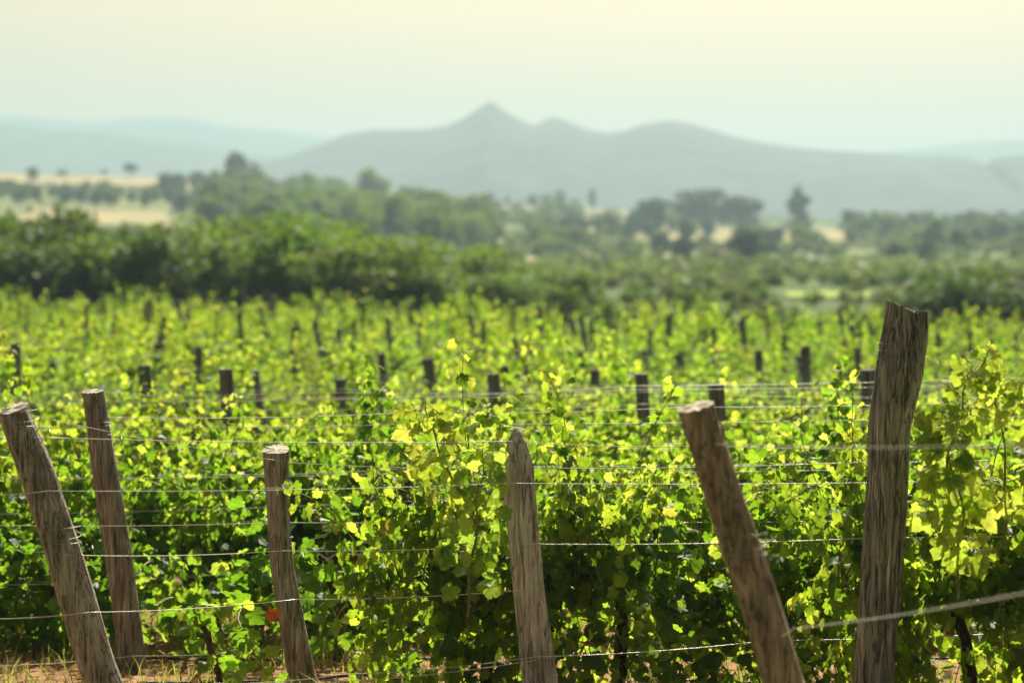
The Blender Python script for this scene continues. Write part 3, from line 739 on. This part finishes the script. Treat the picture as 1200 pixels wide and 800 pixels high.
def far_post_mesh(seed, lean):
    r_ = random.Random(seed)
    h = 1.0; path = [(0, 0, -.1), (lean * .5 + r_.uniform(-.01, .01), r_.uniform(-.02, .02), .5), (lean, 0, 1.0)]
    mb, cap, *_ = post_mesh(path, [.12, .115, .105], seed, W_FAR, seg=12, rings=10, groove=.05)
    a = MB(); a.add(np.concatenate(mb.v), mb.f); a.add(np.concatenate(cap.v), cap.f)
    return a.mesh('post', W_FAR, True)
FP = [far_post_mesh(20 + i, l) for i, l in enumerate((-.16, -.10, -.05, 0.0, .05, -.12))]
LEAN = [-.16, -.10, -.05, 0, .05, -.12]
PG = 'posts in the rows behind'
NP = 0
def far_post(x, y, ztop, wid, k, label, group=None):
    global NP
    g = gz(x, y); h = ztop - g
    o = link('wooden_post', FP[k], None, (x - LEAN[k] * h, y, g)); o.scale = (wid / .115 if abs(LEAN[k]) < 2 else 1, wid / .115, h)
    o.scale[0] = wid / .115
    if group: o.rotation_euler = (rp.uniform(-.08, .08), rp.uniform(-.22, .12), rp.uniform(-.6, .6))
    tag(o, label, 'post', group); NP += 1
used = []
for px_, py_, wpx, Y_, k, lab in (
        (160, 428, 17, 19.0, 5, 'grey post standing behind the slim dark post, taller of the pair near it'),
        (258, 432, 18, 18.5, 1, 'grey post between the slim dark post and the flat topped post, among the vines'),
        (186, 402, 11, 29.0, 3, 'thin distant post just above the vines left of the grey pair'),
        (399, 444, 13, 19.5, 3, 'short upright post among the vines right of the flat topped post'),
        (493, 420, 15, 23.5, 0, 'slanting post above the vines left of the long shoots'),
        (566, 438, 16, 18.8, 0, 'post leaning slightly left just above and left of the pointed post'),
        (593, 428, 13, 23.0, 3, 'upright post just above the pointed grey post'),
        (697, 433, 12, 23.0, 3, 'dark upright post among the vines between the pointed and the leaning post'),
        (672, 412, 11, 27.0, 0, 'thin slanting post left of the dark upright one'),
        (748, 438, 17, 18.0, 2, 'pale topped stub of a post left of the nearest leaning post'),
        (836, 450, 20, 15.8, 2, 'grey post directly behind the top of the nearest leaning post'),
        (889, 410, 11, 28.0, 3, 'small dark post left of the tall upright dark post'),
        (944, 405, 13, 25.5, 3, 'tall upright dark post left of the cracked post, far among the vines'),
        (1018, 433, 20, 17.5, 3, 'squarish dark post partly behind the tall cracked post'),
        (1118, 428, 12, 25.0, 3, 'dark post stub right of the tall cracked post'),
        (1152, 450, 16, 18.5, 1, 'grey post behind the yellow shoot at the right edge'),
        (235, 406, 11, 29.0, 4, 'thin distant post right of the grey pair at left'),
        (18, 402, 14, 25.0, 3, 'small dark post at the far left edge above the thick leaning post'),
        (66, 406, 8, 37.0, 1, 'very thin distant post at left above the slim dark post'),
        (376, 412, 12, 27.0, 0, 'slanting distant post above the flat topped post'),
        (285, 400, 9, 33.0, 3, 'thin dark post above the gap between the left posts and the flat topped post')):
    p_ = P(px_, py_, Y_)
    far_post(p_[0], Y_, p_[2], wpx * Y_ / F, k, lab); used.append((p_[0], Y_))
rp = random.Random(12)
for Y_, xa, xb in rows:
    if Y_ < 22: continue
    x = xa + rp.uniform(0, 2); fr = Y_ > 33
    while x < xb:
        y_ = Y_ + SLOPE * x - .30
        if all(abs(x - a) > .5 or abs(y_ - b) > 1.5 for a, b in used):
            far_post(x, y_, gz(x, y_) + (rp.uniform(1.36, 1.66) if fr else rp.uniform(1.22, 1.5)), (rp.uniform(.055, .09) if fr else rp.uniform(.08, .11)), rp.choice([0, 1, 2, 2, 3, 4, 5]), 'thin wooden post rising from the massed vine rows towards the far end', PG)
        x += rp.uniform(.6, 1.2) if fr else rp.uniform(1.5, 2.4)
print('FARPOSTS', NP)

# ------------------------------------------------------------------ wires and hoses
def wire(pts, label, rad=.0018, sag=.012, group=None, name='trellis_wire', mat=None, cat='wire'):
    """pts: (px,py,Y)"""
    Q = np.array([P(*p) for p in pts]); out = []
    for a, b in zip(Q[:-1], Q[1:]):
        q = np.linspace(0, 1, 15)[:, None]
        seg = a + (b - a) * q; seg[:, 2] -= (sag * 4 * q * (1 - q))[:, 0]
        out.append(seg if not out else seg[1:])
    pts_ = np.concatenate(out); o0 = pts_[0].copy()
    mb = MB(); mb.tube(pts_ - o0, rad, 6)
    o = link(name, mb.mesh(name, mat or WIRE), None, o0)
    tag(o, label, cat, group)
wire([(36, 486, 9.8), (330, 540, 11.15)], 'slanting wire from the thick leaning post down to the flat topped post', .001)
wire([(40, 512, 9.8), (600, 517, 10.25), (835, 522, 11), (1045, 523, 10.1), (1260, 520, 10.2)], 'wire passing the tip of the pointed post and the tall cracked post', .0018)
wire([(122, 489, 12.0), (470, 484, 12.4), (800, 477, 12.4), (1300, 466, 12.4)], 'wire tied to the top of the slim dark post running right', .002)
wire([(-60, 470, 14.2), (420, 467, 14.2), (740, 452, 14.2), (1280, 440, 14.2)], 'bright wire above the long shoots of the middle vine', .003)
wire([(-40, 463, 14.6), (400, 460, 14.6), (760, 456, 14.6), (1280, 447, 14.6)], 'thin wire just above the bright wire over the long shoots', .002)
wire([(330, 541, 11.2), (600, 548, 10.6), (1040, 540, 10.2)], 'wire from the top of the flat topped post to the pointed post')
wire([(-60, 603, 13), (480, 587, 13), (1280, 575, 13)], 'faint upper wire through the second row of vines')
wire([(-60, 614, 11.4), (330, 612, 11.3), (1280, 606, 11.4)], 'wire crossing just below the middle of the thick leaning post')
wire([(76, 650, 9.8), (330, 645, 11.05), (620, 637, 10.15), (1040, 629, 10.2), (1280, 622, 10.2)], 'bright wire at mid height of the flat topped post')
wire([(-60, 686, 12.6), (260, 673, 12.6), (900, 655, 12.6)], 'lower of a close pair of wires behind the left posts')
wire([(-60, 683, 12.9), (260, 671, 12.9), (900, 650, 12.9)], 'upper of a close pair of wires behind the left posts')
wire([(-60, 724, 9.75), (105, 717, 9.75), (345, 702, 11.0), (625, 690, 10.1)], 'sagging wire across the lower part of the thick leaning post')
wire([(-60, 781, 11.6), (158, 768, 11.85), (352, 758, 11.3)], 'thin wire along the black hose at the foot of the left posts')
wire([(250, 800, 10.5), (400, 790, 10.4), (628, 769, 10.12), (900, 750, 10.4), (1280, 735, 10.4)], 'upper of two low wires left of the pointed post')
wire([(250, 812, 10.4), (400, 798, 10.3), (628, 773, 10.10)], 'lower of two low wires left of the pointed post')
wire([(906, 743, 7.6), (930, 736, 7.4), (1290, 676, 5.6)], 'thick blurred wire rising from the nearest leaning post to the right edge', .0024)
wire([(838, 520, 7.5), (1290, 517, 5.6)], 'blurred wire crossing the tall cracked post from the nearest leaning post', .0014)
wire([(-60, 500, 12.3), (480, 497, 12.3), (1280, 486, 12.3)], 'thin wire between the two left posts just under their tied tops', .002)
wire([(250, 556, 12.2), (500, 547, 12.2), (1280, 536, 12.2)], 'upper of two thin wires right of the flat topped post top', .002)
wire([(-60, 560, 12.6), (480, 554, 12.6), (1280, 545, 12.6)], 'lower of two thin wires right of the flat topped post top', .0018)
wire([(-60, 577, 9.7), (56, 575, 9.72), (600, 566, 10.1), (1260, 560, 10.0)], 'wire crossing the pointed post a little below its tip', .0016)
for i, (Y_, xa, xb) in enumerate(rows):
    if Y_ > 40: break
    for hh in (1.30, 1.22):
        A = ((xa - 1) / (Y_ + SLOPE * xa), ) ; pts = []
        for x in np.linspace(xa - 1, xb + 1, 6):
            y_ = Y_ + SLOPE * x; z = gz(x, y_) + hh + .02 * math.sin(x * 1.3 + i)
            pts.append((x / y_ * F + 600, H0 - (z - CZ) / y_ * F, y_))
        wire(pts, 'trellis wire glinting above the massed vine rows', .0022, .02, 'trellis wires of the rows behind')
def hose(pts, label): wire(pts, label, .008, .015, None, 'drip_hose', HOSE, 'hose')
hose([(-80, 787, 12.4), (170, 770, 12.4), (420, 768, 12.4), (800, 772, 12.4), (1300, 765, 12.4)], 'black drip hose along the soil behind the left posts')
hose([(165, 799, 11.5), (420, 790, 11.5), (800, 797, 11.5), (1300, 800, 11.5)], 'nearer black drip hose at the bottom edge')
def stake(px_, py0, Y_, label):
    p = P(px_, py0, Y_); g = gz(p[0], Y_)
    mb = MB(); h = p[2] - g
    mb.tube([(0, 0, -.1), (.003, 0, h * .6), (0, 0, h)], [.009, .009, .008], 7)
    mb.tube([(-.02, 0, h - .01), (0, -.012, h + .004), (.02, 0, h - .01)], .005, 6)
    tag(link('hose_stake', mb.mesh('hose_stake', HOSE), None, (p[0], Y_, g)), label, 'stake')
stake(39, 750, 12.35, 'black hose stake under the vine left of the thick leaning post')
stake(268, 760, 11.5, 'black hose stake left of the flat topped post')
stake(884, 765, 11.5, 'black hose stake right of the nearest leaning post')

# long foreground shoots with large leaves
def spray(path, nleaf, size, seed, label):
    rng = np.random.default_rng(seed)
    Q = np.array([P(*p) for p in path]); g = gz(Q[0, 0], Q[0, 1]); o0 = Q[0].copy()
    t0 = np.linspace(0, 1, len(Q)); t = np.linspace(0, 1, 40)
    pts = np.column_stack([np.interp(t, t0, Q[:, i]) for i in range(3)]) - o0
    for i in range(3): pts[:, i] += .008 * np.sin(t * 17 + i * 2 + seed)
    e = empty('vine_shoot', o0)
    mb = MB(); mb.tube(pts, np.linspace(.006, .002, 40), 6)
    C = []; Nn = []; Tt = []; Sz = []
    for i in range(nleaf):
        q = rng.uniform(.12, 1.0); p = np.array([np.interp(q, t, pts[:, k]) for k in range(3)])
        az = rng.uniform(0, 2 * np.pi); o = np.array([math.cos(az), math.sin(az) * .7, .1])
        c = p + o * rng.uniform(.04, .11); mb.tube([p, (p + c) / 2 + np.array([0, 0, .012]), c], .0014, 4)
        C.append(c); Nn.append(np.array([rng.normal(0, .5), -.8 + rng.normal(0, .4), rng.uniform(.1, .7)])); Tt.append(o * .6 + np.array([0, 0, -.7]) + rng.normal(0, .25, 3))
        Sz.append(rng.uniform(*size) * (1.1 - .45 * q))
    link('stem', mb.mesh('stem', CANE), e)
    Vv, ff = make_leaves(np.array(C), np.array(Nn), np.array(Tt), np.array(Sz), True, rng)
    link('leaves', mesh_np('leaves', Vv, ff, YOUNG, True), e)
    tag(e, label, 'vine shoot')
spray([(540, 640, 10.5), (528, 560, 10.45), (505, 500, 10.4), (497, 468, 10.4)], 34, (.06, .10), 3, 'long yellow green shoot standing above the wires left of the pointed post')
spray([(556, 640, 10.5), (552, 560, 10.45), (545, 500, 10.4), (548, 478, 10.4)], 32, (.06, .10), 4, 'shorter yellow green shoot beside the pointed post')
spray([(1105, 640, 9.7), (1112, 540, 9.6), (1130, 460, 9.55), (1160, 405, 9.5)], 75, (.05, .085), 5, 'tall yellow lit shoot arching above the vine right of the cracked post')
spray([(1175, 640, 9.8), (1180, 560, 9.8), (1168, 470, 9.8), (1172, 440, 9.8)], 34, (.055, .095), 6, 'brown stemmed shoot at the right edge beside the yellow lit one')

spray([(546, 720, 10.15), (555, 640, 10.15), (562, 570, 10.15), (568, 525, 10.2)], 46, (.055, .09), 7, 'leafy green shoot hanging over the left edge of the pointed post')
spray([(1120, 700, 9.7), (1128, 600, 9.6), (1110, 520, 9.6), (1120, 470, 9.6)], 70, (.055, .095), 8, 'dense leafy shoot forming the body of the tall vine right of the cracked post')
# dry litter and weeds on the soil
rng = np.random.default_rng(9)
n = 2600
Y_ = rng.uniform(8.5, 17, n); u = rng.uniform(-80, 1280, n); X_ = (u - 600) / F * Y_
C = np.array([(a, b, gz(a, b) + .012) for a, b in zip(X_, Y_)])
Vv, ff = make_leaves(C, rng.normal(0, .35, (n, 3)) + np.array([0, 0, 1]), rng.normal(0, 1, (n, 3)), rng.uniform(.025, .07, n), False, rng)
tag(link('leaf_litter', mesh_np('leaf_litter', Vv, ff, LITTER)), 'dry leaf litter on the orange soil under the vines', 'litter', kind='stuff')
n = 5200
cx = rng.uniform(-80, 1280, 130); cy = rng.uniform(10.5, 14.5, 130); pick = rng.integers(0, 130, n)
Y_ = cy[pick] + rng.normal(0, .1, n); X_ = (cx[pick] - 600) / F * cy[pick] + rng.normal(0, .12, n)
V = []; ff = []
for i in range(n):
    b = np.array([X_[i], Y_[i], gz(X_[i], Y_[i]) - .01]); h = rng.uniform(.04, .16); d = rng.normal(0, .45, 2); wv = rng.normal(0, 1, 2); wv = wv / np.linalg.norm(wv) * .003
    m_ = b + np.array([d[0] * h * .4, d[1] * h * .4, h * .6]); tp = b + np.array([d[0] * h, d[1] * h, h])
    W = np.array([wv[0], wv[1], 0]); k = len(V)
    V += [b - W, b + W, m_ + W, m_ - W, tp]; ff += [(k, k + 1, k + 2), (k, k + 2, k + 3), (k + 3, k + 2, k + 4)]
tag(link('weeds', mesh_np('weeds', np.array(V), np.array(ff), GRASSM)), 'thin grass and weeds in tufts on the soil under the vines', 'weeds', kind='stuff')
